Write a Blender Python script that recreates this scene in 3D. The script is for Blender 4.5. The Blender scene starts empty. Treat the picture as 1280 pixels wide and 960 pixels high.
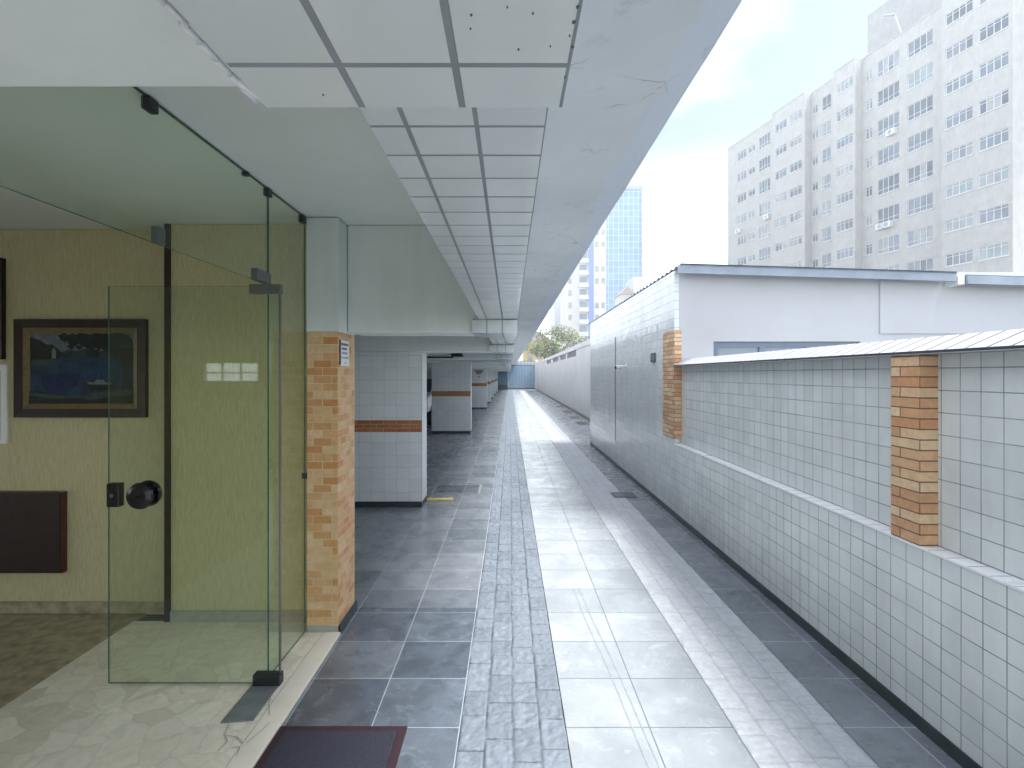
import bpy, math, random
from mathutils import Vector, noise, Matrix
R = math.radians
random.seed(7)
scene = bpy.context.scene
COL = scene.collection

# ------------------------------------------------------------------ camera
F, CX, CY, H = 660.0, 637.0, 468.0, 1.6          # focal length and vanishing point of the photograph (1280 px wide)
cam = bpy.data.cameras.new('camera')
cam.sensor_width = 36; cam.lens = 36*F/1280
cam.shift_x = (640-CX)/1280; cam.shift_y = -(480-CY)/1280
cam.clip_start = 0.02; cam.clip_end = 2000
camo = bpy.data.objects.new('camera', cam); COL.objects.link(camo)
camo.location = (0, 0, H); camo.rotation_euler = (R(90), 0, 0)
scene.camera = camo

# ------------------------------------------------------------------ sky, sun, exposure
SUN_EL, SUN_AZ = R(64), R(100)                    # azimuth from +Y towards +X
w = bpy.data.worlds.new('World'); scene.world = w; w.use_nodes = True
nt = w.node_tree; nt.nodes.clear()
def N(t, typ, **kw):
    n = t.nodes.new(typ)
    for k, v in kw.items(): setattr(n, k, v)
    return n
out = N(nt, 'ShaderNodeOutputWorld'); bg = N(nt, 'ShaderNodeBackground')
sky = N(nt, 'ShaderNodeTexSky'); sky.sky_type = 'NISHITA'; sky.sun_disc = False
sky.sun_elevation = SUN_EL; sky.sun_rotation = SUN_AZ
sky.air_density = 1.0; sky.dust_density = 2.5
tc = N(nt, 'ShaderNodeTexCoord'); mp = N(nt, 'ShaderNodeMapping'); mp.inputs['Scale'].default_value = (1.1, 1.6, 2.6)
mp.inputs['Location'].default_value = (0.35, 0.1, 0.0)
nz = N(nt, 'ShaderNodeTexNoise'); nz.inputs['Scale'].default_value = 1.7; nz.inputs['Detail'].default_value = 7; nz.inputs['Roughness'].default_value = .5
rp = N(nt, 'ShaderNodeValToRGB'); rp.color_ramp.elements[0].position = .46; rp.color_ramp.elements[1].position = .80
rp.color_ramp.elements[0].color = (.035, .035, .035, 1)
sep = N(nt, 'ShaderNodeSeparateXYZ'); hz = N(nt, 'ShaderNodeMapRange')
hz.inputs['From Min'].default_value = .08; hz.inputs['From Max'].default_value = .40
hz.inputs['To Min'].default_value = 1; hz.inputs['To Max'].default_value = 0
mx = N(nt, 'ShaderNodeMath', operation='MAXIMUM'); mix = N(nt, 'ShaderNodeMix', data_type='RGBA')
L = nt.links.new
L(tc.outputs['Generated'], mp.inputs[0]); L(mp.outputs[0], nz.inputs['Vector']); L(nz.outputs['Fac'], rp.inputs[0])
L(tc.outputs['Generated'], sep.inputs[0]); L(sep.outputs['Z'], hz.inputs['Value'])
L(rp.outputs[0], mx.inputs[0]); L(hz.outputs[0], mx.inputs[1]); L(mx.outputs[0], mix.inputs['Factor'])
L(sky.outputs[0], mix.inputs['A']); mix.inputs['B'].default_value = (12.8, 13.9, 14.5, 1)
L(mix.outputs['Result'], bg.inputs[0]); bg.inputs[1].default_value = .05; L(bg.outputs[0], out.inputs[0])

sd = bpy.data.lights.new('sun', 'SUN'); sd.energy = 1.8; sd.angle = R(20); sd.color = (1, .985, .965)
so = bpy.data.objects.new('sun', sd); COL.objects.link(so)
sv = Vector((math.sin(SUN_AZ)*math.cos(SUN_EL), math.cos(SUN_AZ)*math.cos(SUN_EL), math.sin(SUN_EL)))
so.rotation_euler = sv.to_track_quat('Z', 'Y').to_euler()

scene.view_settings.view_transform = 'Standard'; scene.view_settings.look = 'None'
scene.view_settings.exposure = 2.33; scene.view_settings.gamma = 1.0; scene.view_settings.use_curve_mapping = False
scene.cycles.max_bounces = 14; scene.cycles.diffuse_bounces = 8; scene.cycles.glossy_bounces = 5; scene.cycles.transparent_max_bounces = 24
scene.cycles.use_denoising = True

# ------------------------------------------------------------------ materials
def newmat(name):
    m = bpy.data.materials.new(name); m.use_nodes = True
    t = m.node_tree; return m, t, t.nodes['Principled BSDF']
def boxuv(t, origin=(0, 0, 0)):
    g = N(t, 'ShaderNodeNewGeometry')
    s = N(t, 'ShaderNodeVectorMath', operation='SUBTRACT'); t.links.new(g.outputs['Position'], s.inputs[0]); s.inputs[1].default_value = origin
    a = N(t, 'ShaderNodeVectorMath', operation='ABSOLUTE'); t.links.new(g.outputs['True Normal'], a.inputs[0])
    p = N(t, 'ShaderNodeSeparateXYZ'); t.links.new(s.outputs[0], p.inputs[0])
    q = N(t, 'ShaderNodeSeparateXYZ'); t.links.new(a.outputs[0], q.inputs[0])
    gx = N(t, 'ShaderNodeMath', operation='GREATER_THAN'); t.links.new(q.outputs['X'], gx.inputs[0]); gx.inputs[1].default_value = .6
    gz = N(t, 'ShaderNodeMath', operation='GREATER_THAN'); t.links.new(q.outputs['Z'], gz.inputs[0]); gz.inputs[1].default_value = .6
    u = N(t, 'ShaderNodeMix'); t.links.new(gx.outputs[0], u.inputs['Factor']); t.links.new(p.outputs['X'], u.inputs['A']); t.links.new(p.outputs['Y'], u.inputs['B'])
    v = N(t, 'ShaderNodeMix'); t.links.new(gz.outputs[0], v.inputs['Factor']); t.links.new(p.outputs['Z'], v.inputs['A']); t.links.new(p.outputs['Y'], v.inputs['B'])
    c = N(t, 'ShaderNodeCombineXYZ'); t.links.new(u.outputs[0], c.inputs[0]); t.links.new(v.outputs[0], c.inputs[1])
    return c.outputs[0], g.outputs['Position']
def noise_(t, vec, scale, detail=4, rough=.55, dist=0, stretch=None):
    n = N(t, 'ShaderNodeTexNoise'); n.inputs['Scale'].default_value = scale; n.inputs['Detail'].default_value = detail
    n.inputs['Roughness'].default_value = rough; n.inputs['Distortion'].default_value = dist
    if stretch:
        m = N(t, 'ShaderNodeMapping'); m.inputs['Scale'].default_value = stretch; t.links.new(vec, m.inputs[0]); vec = m.outputs[0]
    t.links.new(vec, n.inputs['Vector']); return n.outputs['Fac']
def ramp(t, fac, stops):
    r = N(t, 'ShaderNodeValToRGB'); e = r.color_ramp.elements
    while len(e) < len(stops): e.new(.5)
    for x, (p, c) in zip(e, stops):
        x.position = p; x.color = (c[0], c[1], c[2], 1) if not isinstance(c, (int, float)) else (c, c, c, 1)
    t.links.new(fac, r.inputs[0]); return r.outputs[0]
def mixc(t, fac, a, b, mode='MIX'):
    m = N(t, 'ShaderNodeMix', data_type='RGBA', blend_type=mode)
    for sock, val in (('Factor', fac), ('A', a), ('B', b)):
        if hasattr(val, 'links') or hasattr(val, 'is_linked'): t.links.new(val, m.inputs[sock])
        elif sock == 'Factor': m.inputs[sock].default_value = val
        else: m.inputs[sock].default_value = (*val, 1)
    return m.outputs['Result']
def bump(t, b, h, strength=.3, dist=.01, normal=None):
    n = N(t, 'ShaderNodeBump'); n.inputs['Strength'].default_value = strength; n.inputs['Distance'].default_value = dist
    t.links.new(h, n.inputs['Height'])
    if normal: t.links.new(normal, n.inputs['Normal'])
    t.links.new(n.outputs[0], b.inputs['Normal']); return n.outputs[0]
def plain(name, col, rough=.5, metal=0, var=.12, scale=8, bmp=0):
    m, t, b = newmat(name); g = N(t, 'ShaderNodeNewGeometry')
    n = noise_(t, g.outputs['Position'], scale)
    t.links.new(mixc(t, ramp(t, n, [(.3, 1-var), (.7, 1+var*.3)]), (0, 0, 0), col), b.inputs['Base Color'])
    b.inputs['Roughness'].default_value = rough; b.inputs['Metallic'].default_value = metal
    if bmp: bump(t, b, noise_(t, g.outputs['Position'], scale*12), bmp, .004)
    return m
def plaster(name, col, stain=.16, rough=.75, bmp=.25, blot=None, streak=True):
    m, t, b = newmat(name); g = N(t, 'ShaderNodeNewGeometry'); P = g.outputs['Position']
    a = ramp(t, noise_(t, P, 1.3, 6, .6), [(.3, 1-stain), (.65, 1)])
    c = mixc(t, 1.0, col, a, 'MULTIPLY')
    if streak:
        s = ramp(t, noise_(t, P, 3, 5, .6, 0, (3, 3, .35)), [(.35, 1-stain*.7), (.6, 1)])
        c = mixc(t, 1.0, c, s, 'MULTIPLY')
    if blot:
        k = ramp(t, noise_(t, P, 5.5, 7, .7), [(.60, 0), (.72, 1)])
        c = mixc(t, k, c, blot)
    t.links.new(c, b.inputs['Base Color']); b.inputs['Roughness'].default_value = rough
    bump(t, b, noise_(t, P, 90, 5), bmp, .003)
    return m
def soffit_mat():
    m = plaster('weathered soffit paint', (.76, .78, .79), .14, .7, .2, (.56, .58, .60), False); t = m.node_tree; b = t.nodes['Principled BSDF']
    g = N(t, 'ShaderNodeNewGeometry'); P = g.outputs['Position']
    nn = N(t, 'ShaderNodeTexNoise'); nn.inputs['Scale'].default_value = 4; nn.inputs['Detail'].default_value = 5; t.links.new(P, nn.inputs['Vector'])
    ad = N(t, 'ShaderNodeVectorMath', operation='MULTIPLY_ADD'); t.links.new(nn.outputs['Color'], ad.inputs[0]); ad.inputs[1].default_value = (.3, .3, 0); t.links.new(P, ad.inputs[2])
    v = N(t, 'ShaderNodeTexVoronoi'); v.feature = 'DISTANCE_TO_EDGE'; v.inputs['Scale'].default_value = 3.2; t.links.new(ad.outputs[0], v.inputs['Vector'])
    k = ramp(t, v.outputs['Distance'], [(0, 1), (.012, 0)])
    msk = ramp(t, noise_(t, P, 2.1, 3), [(.52, 0), (.60, 1)])
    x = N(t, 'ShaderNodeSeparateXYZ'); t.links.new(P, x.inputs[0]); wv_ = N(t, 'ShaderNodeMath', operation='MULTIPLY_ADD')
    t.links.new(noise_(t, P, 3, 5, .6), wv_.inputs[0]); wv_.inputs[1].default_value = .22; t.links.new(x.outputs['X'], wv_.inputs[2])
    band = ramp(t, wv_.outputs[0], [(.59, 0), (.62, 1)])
    kk = N(t, 'ShaderNodeMath', operation='MULTIPLY'); t.links.new(k, kk.inputs[0]); t.links.new(msk, kk.inputs[1])
    old = b.inputs['Base Color'].links[0].from_socket
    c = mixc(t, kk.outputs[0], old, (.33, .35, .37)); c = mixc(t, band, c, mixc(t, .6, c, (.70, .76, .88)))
    t.links.new(c, b.inputs['Base Color']); return m
def bricktex(t, vec, bw, bh, mortar, offset, smooth=.1):
    k = N(t, 'ShaderNodeTexBrick'); k.offset = offset; k.squash = 1
    k.inputs['Scale'].default_value = 1; k.inputs['Brick Width'].default_value = bw; k.inputs['Row Height'].default_value = bh
    k.inputs['Mortar Size'].default_value = mortar; k.inputs['Mortar Smooth'].default_value = smooth; k.inputs['Bias'].default_value = 0
    k.inputs['Color1'].default_value = (0, 0, 0, 1); k.inputs['Color2'].default_value = (1, 1, 1, 1); k.inputs['Mortar'].default_value = (.5, .5, .5, 1)
    t.links.new(vec, k.inputs['Vector']); return k.outputs['Color'], k.outputs['Fac']
def tiles(name, bw, bh, mortar, stops, mcol, origin=(0, 0, 0), offset=0, rough=.2, cloud=.1, cscale=4, bmp=.5, warp=.0015, wear=None, rvar=.15, fine=0, dirt=0, ior=1.5, mvar=0, tilt=0):
    m, t, b = newmat(name); vec, P = boxuv(t, origin)
    if warp:
        nn = N(t, 'ShaderNodeTexNoise'); nn.inputs['Scale'].default_value = 2.3; t.links.new(vec, nn.inputs['Vector'])
        sc = N(t, 'ShaderNodeVectorMath', operation='MULTIPLY_ADD'); t.links.new(nn.outputs['Color'], sc.inputs[0])
        sc.inputs[1].default_value = (warp*4, warp*4, 0); t.links.new(vec, sc.inputs[2]); vec = sc.outputs[0]
    rnd, fac = bricktex(t, vec, bw, bh, mortar, offset)
    c = ramp(t, rnd, stops)
    n = noise_(t, P, cscale, 7, .62, .6)
    c = mixc(t, 1.0, c, ramp(t, n, [(.3, 1-cloud), (.68, 1+cloud*.25)]), 'MULTIPLY')
    if wear: c = mixc(t, ramp(t, noise_(t, P, 9, 8, .7, 1.2), [(.55, 0), (.75, .6)]), c, wear)
    if mvar: mc = mixc(t, ramp(t, noise_(t, P, 3.5, 5), [(.40, .15), (.62, 1)]), (mcol[0]*1.8+.08, mcol[1]*1.8+.08, mcol[2]*1.8+.08), mcol)
    else: mc = mixc(t, ramp(t, noise_(t, P, 6, 4), [(.35, .6), (.65, 1)]), (mcol[0]*1.4+.03, mcol[1]*1.4+.03, mcol[2]*1.4+.03), mcol)
    if dirt:
        z = N(t, 'ShaderNodeSeparateXYZ'); t.links.new(P, z.inputs[0])
        c = mixc(t, 1.0, c, ramp(t, noise_(t, P, 2.2, 6, .7, 0, (1.5, 1.5, .3)), [(.35, 1-dirt), (.6, 1)]), 'MULTIPLY')
    c = mixc(t, fac, c, mc)
    t.links.new(c, b.inputs['Base Color']); b.inputs['IOR'].default_value = ior
    r = N(t, 'ShaderNodeMapRange'); t.links.new(n, r.inputs['Value']); r.inputs['From Min'].default_value = .3; r.inputs['From Max'].default_value = .7
    r.inputs['To Min'].default_value = rough+rvar; r.inputs['To Max'].default_value = max(.04, rough-rvar*.5)
    rr = N(t, 'ShaderNodeMath', operation='MAXIMUM'); fm = N(t, 'ShaderNodeMath', operation='MULTIPLY'); fm.inputs[1].default_value = .8
    t.links.new(fac, fm.inputs[0]); t.links.new(r.outputs[0], rr.inputs[0]); t.links.new(fm.outputs[0], rr.inputs[1]); t.links.new(rr.outputs[0], b.inputs['Roughness'])
    inv = N(t, 'ShaderNodeMath', operation='SUBTRACT'); inv.inputs[0].default_value = 1; t.links.new(fac, inv.inputs[1])
    h = N(t, 'ShaderNodeMath', operation='MULTIPLY_ADD'); t.links.new(rnd, h.inputs[0]); h.inputs[1].default_value = .15; t.links.new(inv.outputs[0], h.inputs[2])
    base = None
    if tilt:
        rc = N(t, 'ShaderNodeTexWhiteNoise'); rc.noise_dimensions = '1D'; t.links.new(rnd, rc.inputs['W'])
        ta = N(t, 'ShaderNodeVectorMath', operation='MULTIPLY_ADD'); t.links.new(rc.outputs['Color'], ta.inputs[0]); ta.inputs[1].default_value = (tilt,)*3; ta.inputs[2].default_value = (-tilt/2,)*3
        gn = N(t, 'ShaderNodeNewGeometry'); ad = N(t, 'ShaderNodeVectorMath', operation='ADD'); t.links.new(gn.outputs['Normal'], ad.inputs[0]); t.links.new(ta.outputs[0], ad.inputs[1])
        nm = N(t, 'ShaderNodeVectorMath', operation='NORMALIZE'); t.links.new(ad.outputs[0], nm.inputs[0]); base = nm.outputs[0]
    nrm = bump(t, b, h.outputs[0], bmp, .004, base)
    if fine: bump(t, b, noise_(t, P, 35, 8, .65), fine, .006, nrm)
    else: bump(t, b, noise_(t, P, 3.5, 3), .12, .01, nrm)
    return m
def glass(name, tint, refl=1.0):
    m = bpy.data.materials.new(name); m.use_nodes = True; t = m.node_tree; t.nodes.clear()
    o = N(t, 'ShaderNodeOutputMaterial'); tr = N(t, 'ShaderNodeBsdfTransparent'); tr.inputs[0].default_value = (*tint, 1)
    gl = N(t, 'ShaderNodeBsdfGlossy'); gl.inputs['Roughness'].default_value = .02; gl.inputs[0].default_value = (refl, refl, refl, 1)
    lw = N(t, 'ShaderNodeLayerWeight'); lw.inputs[0].default_value = .5
    p5 = N(t, 'ShaderNodeMath', operation='POWER'); t.links.new(lw.outputs['Facing'], p5.inputs[0]); p5.inputs[1].default_value = 5
    fr = N(t, 'ShaderNodeMath', operation='MULTIPLY_ADD'); t.links.new(p5.outputs[0], fr.inputs[0]); fr.inputs[1].default_value = .9; fr.inputs[2].default_value = .035
    mx = N(t, 'ShaderNodeMixShader')
    t.links.new(fr.outputs[0], mx.inputs[0]); t.links.new(tr.outputs[0], mx.inputs[1]); t.links.new(gl.outputs[0], mx.inputs[2]); t.links.new(mx.outputs[0], o.inputs[0])
    return m

M = {}
M['ceiling'] = plaster('white ceiling paint', (.73, .79, .775), .10, .6, .12, None, False)
M['soffit'] = soffit_mat()
M['beam'] = plaster('white beam paint', (.73, .785, .77), .08, .55, .12)
M['white_wall'] = plaster('white wall paint', (.78, .79, .82), .10, .8, .15)
M['gable'] = plaster('painted gable render', (.53, .54, .56), .07, .8, .15, None, False)
M['tower_wall'] = plaster('apartment render', (.55, .545, .52), .14, .85, .1, (.45, .45, .46))
M['farwall'] = plaster('grey boundary render', (.68, .69, .70), .12, .8, .2)
M['beamtile'] = tiles('glazed beam tiles', .1, .1, .0034, [(0, (.62, .67, .675)), (1, (.68, .72, .725))], (.24, .265, .29), (-.046, .757, 1.955), 0, .10, .06, 6, .8, .0005)
M['walltile'] = tiles('glazed wall tiles', .1, .1, .0022, [(0, (.68, .73, .735)), (.5, (.72, .765, .77)), (1, (.75, .79, .795))], (.16, .18, .20), (1.85, 2.365, .83), 0, .10, .10, 2.5, .6, .0007, dirt=.10, mvar=1, tilt=.036)
M['coltile'] = tiles('column tiles', .15, .15, .002, [(0, (.74, .775, .785)), (1, (.80, .83, .84))], (.42, .46, .48), (-1.06, 0, .03), 0, .12, .08, 2, .4, .0007)
M['coping'] = tiles('coping tiles', 5, .1, .006, [(0, (.36, .37, .41)), (1, (.42, .43, .465))], (.03, .035, .05), (0, .03, 0), 0, .3, .08, 4, .4, .0005)
BS = [(0, (.58, .24, .075)), (.22, (.63, .34, .13)), (.45, (.72, .50, .27)), (.72, (.68, .42, .20)), (.9, (.62, .33, .13)), (1, (.54, .21, .07))]
M['ledge'] = tiles('ledge tiles', 5, .1, .003, [(0, (.82, .83, .86)), (1, (.88, .885, .91))], (.25, .27, .3), (0, .03, 0), 0, .3, .05, 4, .3, .0005)
M['brick'] = tiles('yellow brick slips', .115, .048, .0028, BS, (.60, .47, .30), (0, .02, .01), .5, .4, .2, 30, 1.0, .0007, rvar=.1)
BS2 = [(0, (.58, .28, .13)), (.3, (.66, .40, .22)), (.6, (.77, .58, .38)), (.8, (.71, .48, .27)), (1, (.54, .25, .11))]
M['brick_wall'] = tiles('orange brick slips', .19, .0475, .0030, BS2, (.15, .09, .055), (1.85, 2.38, .83), .37, .4, .2, 30, 1.0, .0007, rvar=.1)
M['redbrick'] = tiles('red brick slips', .16, .0485, .003, [(0, (.36, .13, .05)), (1, (.48, .20, .08))], (.55, .36, .24), (0, 0, .905), .5, .5, .15, 30, .5, .0007)
M['slate'] = tiles('dark slate tiles', .4, .385, .0023, [(0, (.085, .105, .135)), (.5, (.12, .145, .18)), (1, (.16, .185, .22))], (.27, .31, .36), (-.225, 2.395, 0), 0, .22, .45, 5, .35, .001, (.28, .31, .36), .14, .04, ior=1.75)
M['slate_sheen'] = tiles('worn slate paled for sheen', .4, .385, .0025, [(0, (.15, .175, .205)), (.5, (.19, .215, .25)), (1, (.24, .265, .30))], (.34, .37, .41), (-.225, 2.395, 0), 0, .22, .35, 4, .35, .001, (.34, .375, .42), .14, .05, ior=1.7)  # slate copy lightened: pale sheen put into the base, plus worn film
M['paleslate'] = tiles('pale stone tiles', .38, .385, .0032, [(0, (.285, .315, .338)), (.5, (.32, .35, .372)), (1, (.35, .378, .40))], (.10, .115, .13), (.256, 2.395, 0), 0, .24, .22, 3.5, .35, .001, (.50, .52, .54), .12, .05)
def stone(name, col, mcol):
    m, t, b = newmat(name); g = N(t, 'ShaderNodeNewGeometry'); P = g.outputs['Position']
    a = N(t, 'ShaderNodeVertexColor'); a.layer_name = 'stone'
    c = mixc(t, 1.0, mixc(t, a.outputs['Color'], mcol, col), ramp(t, noise_(t, P, 25, 8, .65, .8), [(.3, .80), (.7, 1.08)]), 'MULTIPLY')
    t.links.new(c, b.inputs['Base Color']); b.inputs['Roughness'].default_value = .52
    bump(t, b, noise_(t, P, 45, 9, .7, 1.5), .55, .006); return m
M['cleft'] = stone('split slate setts', (.18, .21, .25), (.04, .05, .06))
M['cleft_worn'] = stone('worn grey setts', (.50, .53, .565), (.30, .32, .35))
def marble():
    m, t, b = newmat('beige chip marble'); g = N(t, 'ShaderNodeNewGeometry'); P = g.outputs['Position']
    nn = N(t, 'ShaderNodeTexNoise'); nn.inputs['Scale'].default_value = 6; t.links.new(P, nn.inputs['Vector'])
    ad = N(t, 'ShaderNodeVectorMath', operation='MULTIPLY_ADD'); t.links.new(nn.outputs['Color'], ad.inputs[0]); ad.inputs[1].default_value = (.12, .12, 0); t.links.new(P, ad.inputs[2])
    v = N(t, 'ShaderNodeTexVoronoi'); v.inputs['Scale'].default_value = 7; t.links.new(ad.outputs[0], v.inputs['Vector'])
    s = N(t, 'ShaderNodeSeparateColor'); t.links.new(v.outputs['Color'], s.inputs[0])
    c = ramp(t, s.outputs[0], [(0, (.79, .73, .59)), (.5, (.86, .81, .68)), (.8, (.80, .75, .63)), (1, (.70, .645, .52))])
    e = N(t, 'ShaderNodeTexVoronoi'); e.feature = 'DISTANCE_TO_EDGE'; e.inputs['Scale'].default_value = 7; t.links.new(ad.outputs[0], e.inputs['Vector'])
    c = mixc(t, ramp(t, e.outputs['Distance'], [(.0, .35), (.05, 0)]), c, (.52, .50, .42))
    c = mixc(t, 1.0, c, ramp(t, noise_(t, P, 14, 8, .65, 1), [(.3, .86), (.65, 1.04)]), 'MULTIPLY')
    t.links.new(c, b.inputs['Base Color']); b.inputs['Roughness'].default_value = .28; return m
M['marble'] = marble()
M['brown_stone'] = plain('brown stone', (.44, .375, .25), .35, 0, .5, 14)
M['sill'] = plain('cream marble', (.74, .70, .60), .3, 0, .10, 6)
M['graystone'] = plain('grey stone skirting', (.36, .36, .32), .4, 0, .2, 20)
def grafiato():
    m, t, b = newmat('beige combed plaster'); g = N(t, 'ShaderNodeNewGeometry'); P = g.outputs['Position']
    n = noise_(t, P, 40, 6, .6, .4, (2.2, 2.2, .35))
    c = mixc(t, ramp(t, n, [(.35, 0), (.65, 1)]), (.50, .445, .25), (.60, .545, .335))
    t.links.new(c, b.inputs['Base Color']); b.inputs['Roughness'].default_value = .8
    bump(t, b, n, .8, .008); return m
M['lobby'] = grafiato()
M['glass'] = glass('green tinted glass', (.925, .965, .92))
M['glass_edge'] = plain('glass edge', (.05, .12, .10), .15)
M['steel'] = plain('brushed fitting', (.24, .25, .24), .35, .8)
M['darksteel'] = plain('dark fitting', (.05, .055, .06), .35, .6)
M['black'] = plain('black plastic', (.012, .012, .014), .25)
M['darkwood'] = plain('dark wood', (.026, .010, .006), .55, 0, .5, 20)
M['redwood'] = plain('reddish dark wood', (.10, .025, .015), .35, 0, .4, 20)
M['gold'] = plain('gilt moulding', (.20, .14, .06), .45, .1, .3, 40)
M['skirt'] = plain('dark stone skirting', (.035, .05, .055), .35, 0, .3, 12)
def matcloth():
    m, t, b = newmat('mat pile'); g = N(t, 'ShaderNodeNewGeometry'); P = g.outputs['Position']
    t.links.new(ramp(t, noise_(t, P, 160, 4, .7), [(.35, (.012, .013, .024)), (.65, (.045, .046, .075))]), b.inputs['Base Color'])
    b.inputs['Roughness'].default_value = 1; bump(t, b, noise_(t, P, 220, 3), 1, .006); return m
M['mat'] = matcloth()
M['matedge'] = plain('maroon mat edging', (.034, .013, .021), .9, 0, .3, 90, .5)
M['asphalt'] = plain('ground', (.16, .16, .16), .9, 0, .3, 2)
M['white'] = plain('white plastic', (.75, .76, .76), .35, 0, .05)
M['paper'] = plain('white paper', (.80, .80, .82), .6, 0, .04)
M['ink'] = plain('dark print', (.05, .05, .06), .6)
M['greyink'] = plain('grey print', (.25, .26, .26), .6)
M['roofgrey'] = plain('blue grey roof sheet', (.30, .35, .42), .5, 0, .2, 5)
M['winframe'] = plain('blue grey window frame', (.16, .20, .27), .4)
M['winpane'] = plain('window glass', (.22, .27, .33), .08)
M['yellow'] = plain('yellow paint', (.62, .52, .22), .5, 0, .3, 40)
M['gateblue'] = plain('blue gate paint', (.20, .33, .45), .4, 0, .12, 2)
M['gateteal'] = plain('teal gate paint', (.14, .28, .36), .4, 0, .12, 2)
M['gatedark'] = plain('dark gate steel', (.08, .10, .12), .4)
M['frame_white'] = plain('pale window frame', (.72, .73, .74), .5, 0, .05)
M['pane_a'] = plain('grey blue pane', (.25, .29, .33), .12, 0, .35, .8)
M['pane_b'] = plain('curtained pane', (.40, .42, .42), .18, 0, .35, .9)
M['pane_c'] = plain('dark pane', (.17, .20, .23), .1, 0, .35, .8)
M['pane_g'] = plain('greenish pane', (.36, .43, .43), .12, 0, .3, .8)
M['bark'] = plain('bark', (.14, .11, .085), .9, 0, .4, 9, .5)
def leafmat(n, c): 
    m = plain(n, c, .55, 0, .35, 3); b = m.node_tree.nodes['Principled BSDF']; return m
M['leaf_a'] = leafmat('leaf green', (.14, .18, .07)); M['leaf_b'] = leafmat('leaf pale green', (.22, .26, .12)); M['leaf_c'] = leafmat('leaf dark green', (.09, .13, .055))
M['ventgrey'] = plain('vent slats', (.42, .43, .46), .6); M['plate'] = plain('zinc plate', (.19, .215, .225), .4, 0, .3, 14); M['scuff'] = plain('rubber scuff on stone', (.27, .295, .31), .5, 0, .3, 30); M['penthouse'] = plaster('stained roof house render', (.44, .44, .43), .16, .85, .1, (.36, .36, .36)); M['ochre'] = plain('ochre wall', (.66, .52, .20), .8); M['tanroof'] = plain('tan roof', (.42, .36, .30), .8)
M['bluestripe'] = plain('blue cladding', (.20, .29, .58), .5); M['creamwall'] = plain('cream wall', (.76, .74, .68), .8)
M['pinkwall'] = plain('pink cladding', (.72, .56, .48), .8)
M['carwhite'] = plain('white car paint', (.75, .76, .78), .15, 0, .03); M['rubber'] = plain('tyre', (.02, .02, .02), .8); M['carglass'] = plain('car glass', (.02, .025, .03), .05)
M['red'] = plain('red lamp', (.4, .02, .02), .2)
# painting colours
M['p_sky'] = plain('oil sky', (.13, .16, .20), .75, 0, .5, 12); M['p_water'] = plain('oil water', (.02, .05, .10), .75, 0, .65, 14)
M['p_deep'] = plain('oil deep water', (.012, .025, .09), .75, 0, .6, 20); M['p_dark'] = plain('oil foliage', (.012, .022, .016), .75, 0, .6, 25)
M['p_hill'] = plain('oil hill', (.03, .045, .05), .75, 0, .5, 20); M['p_light'] = plain('oil white', (.16, .17, .16), .75); M['p_bank'] = plain('oil bank', (.05, .07, .06), .75, 0, .5, 30)

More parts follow.
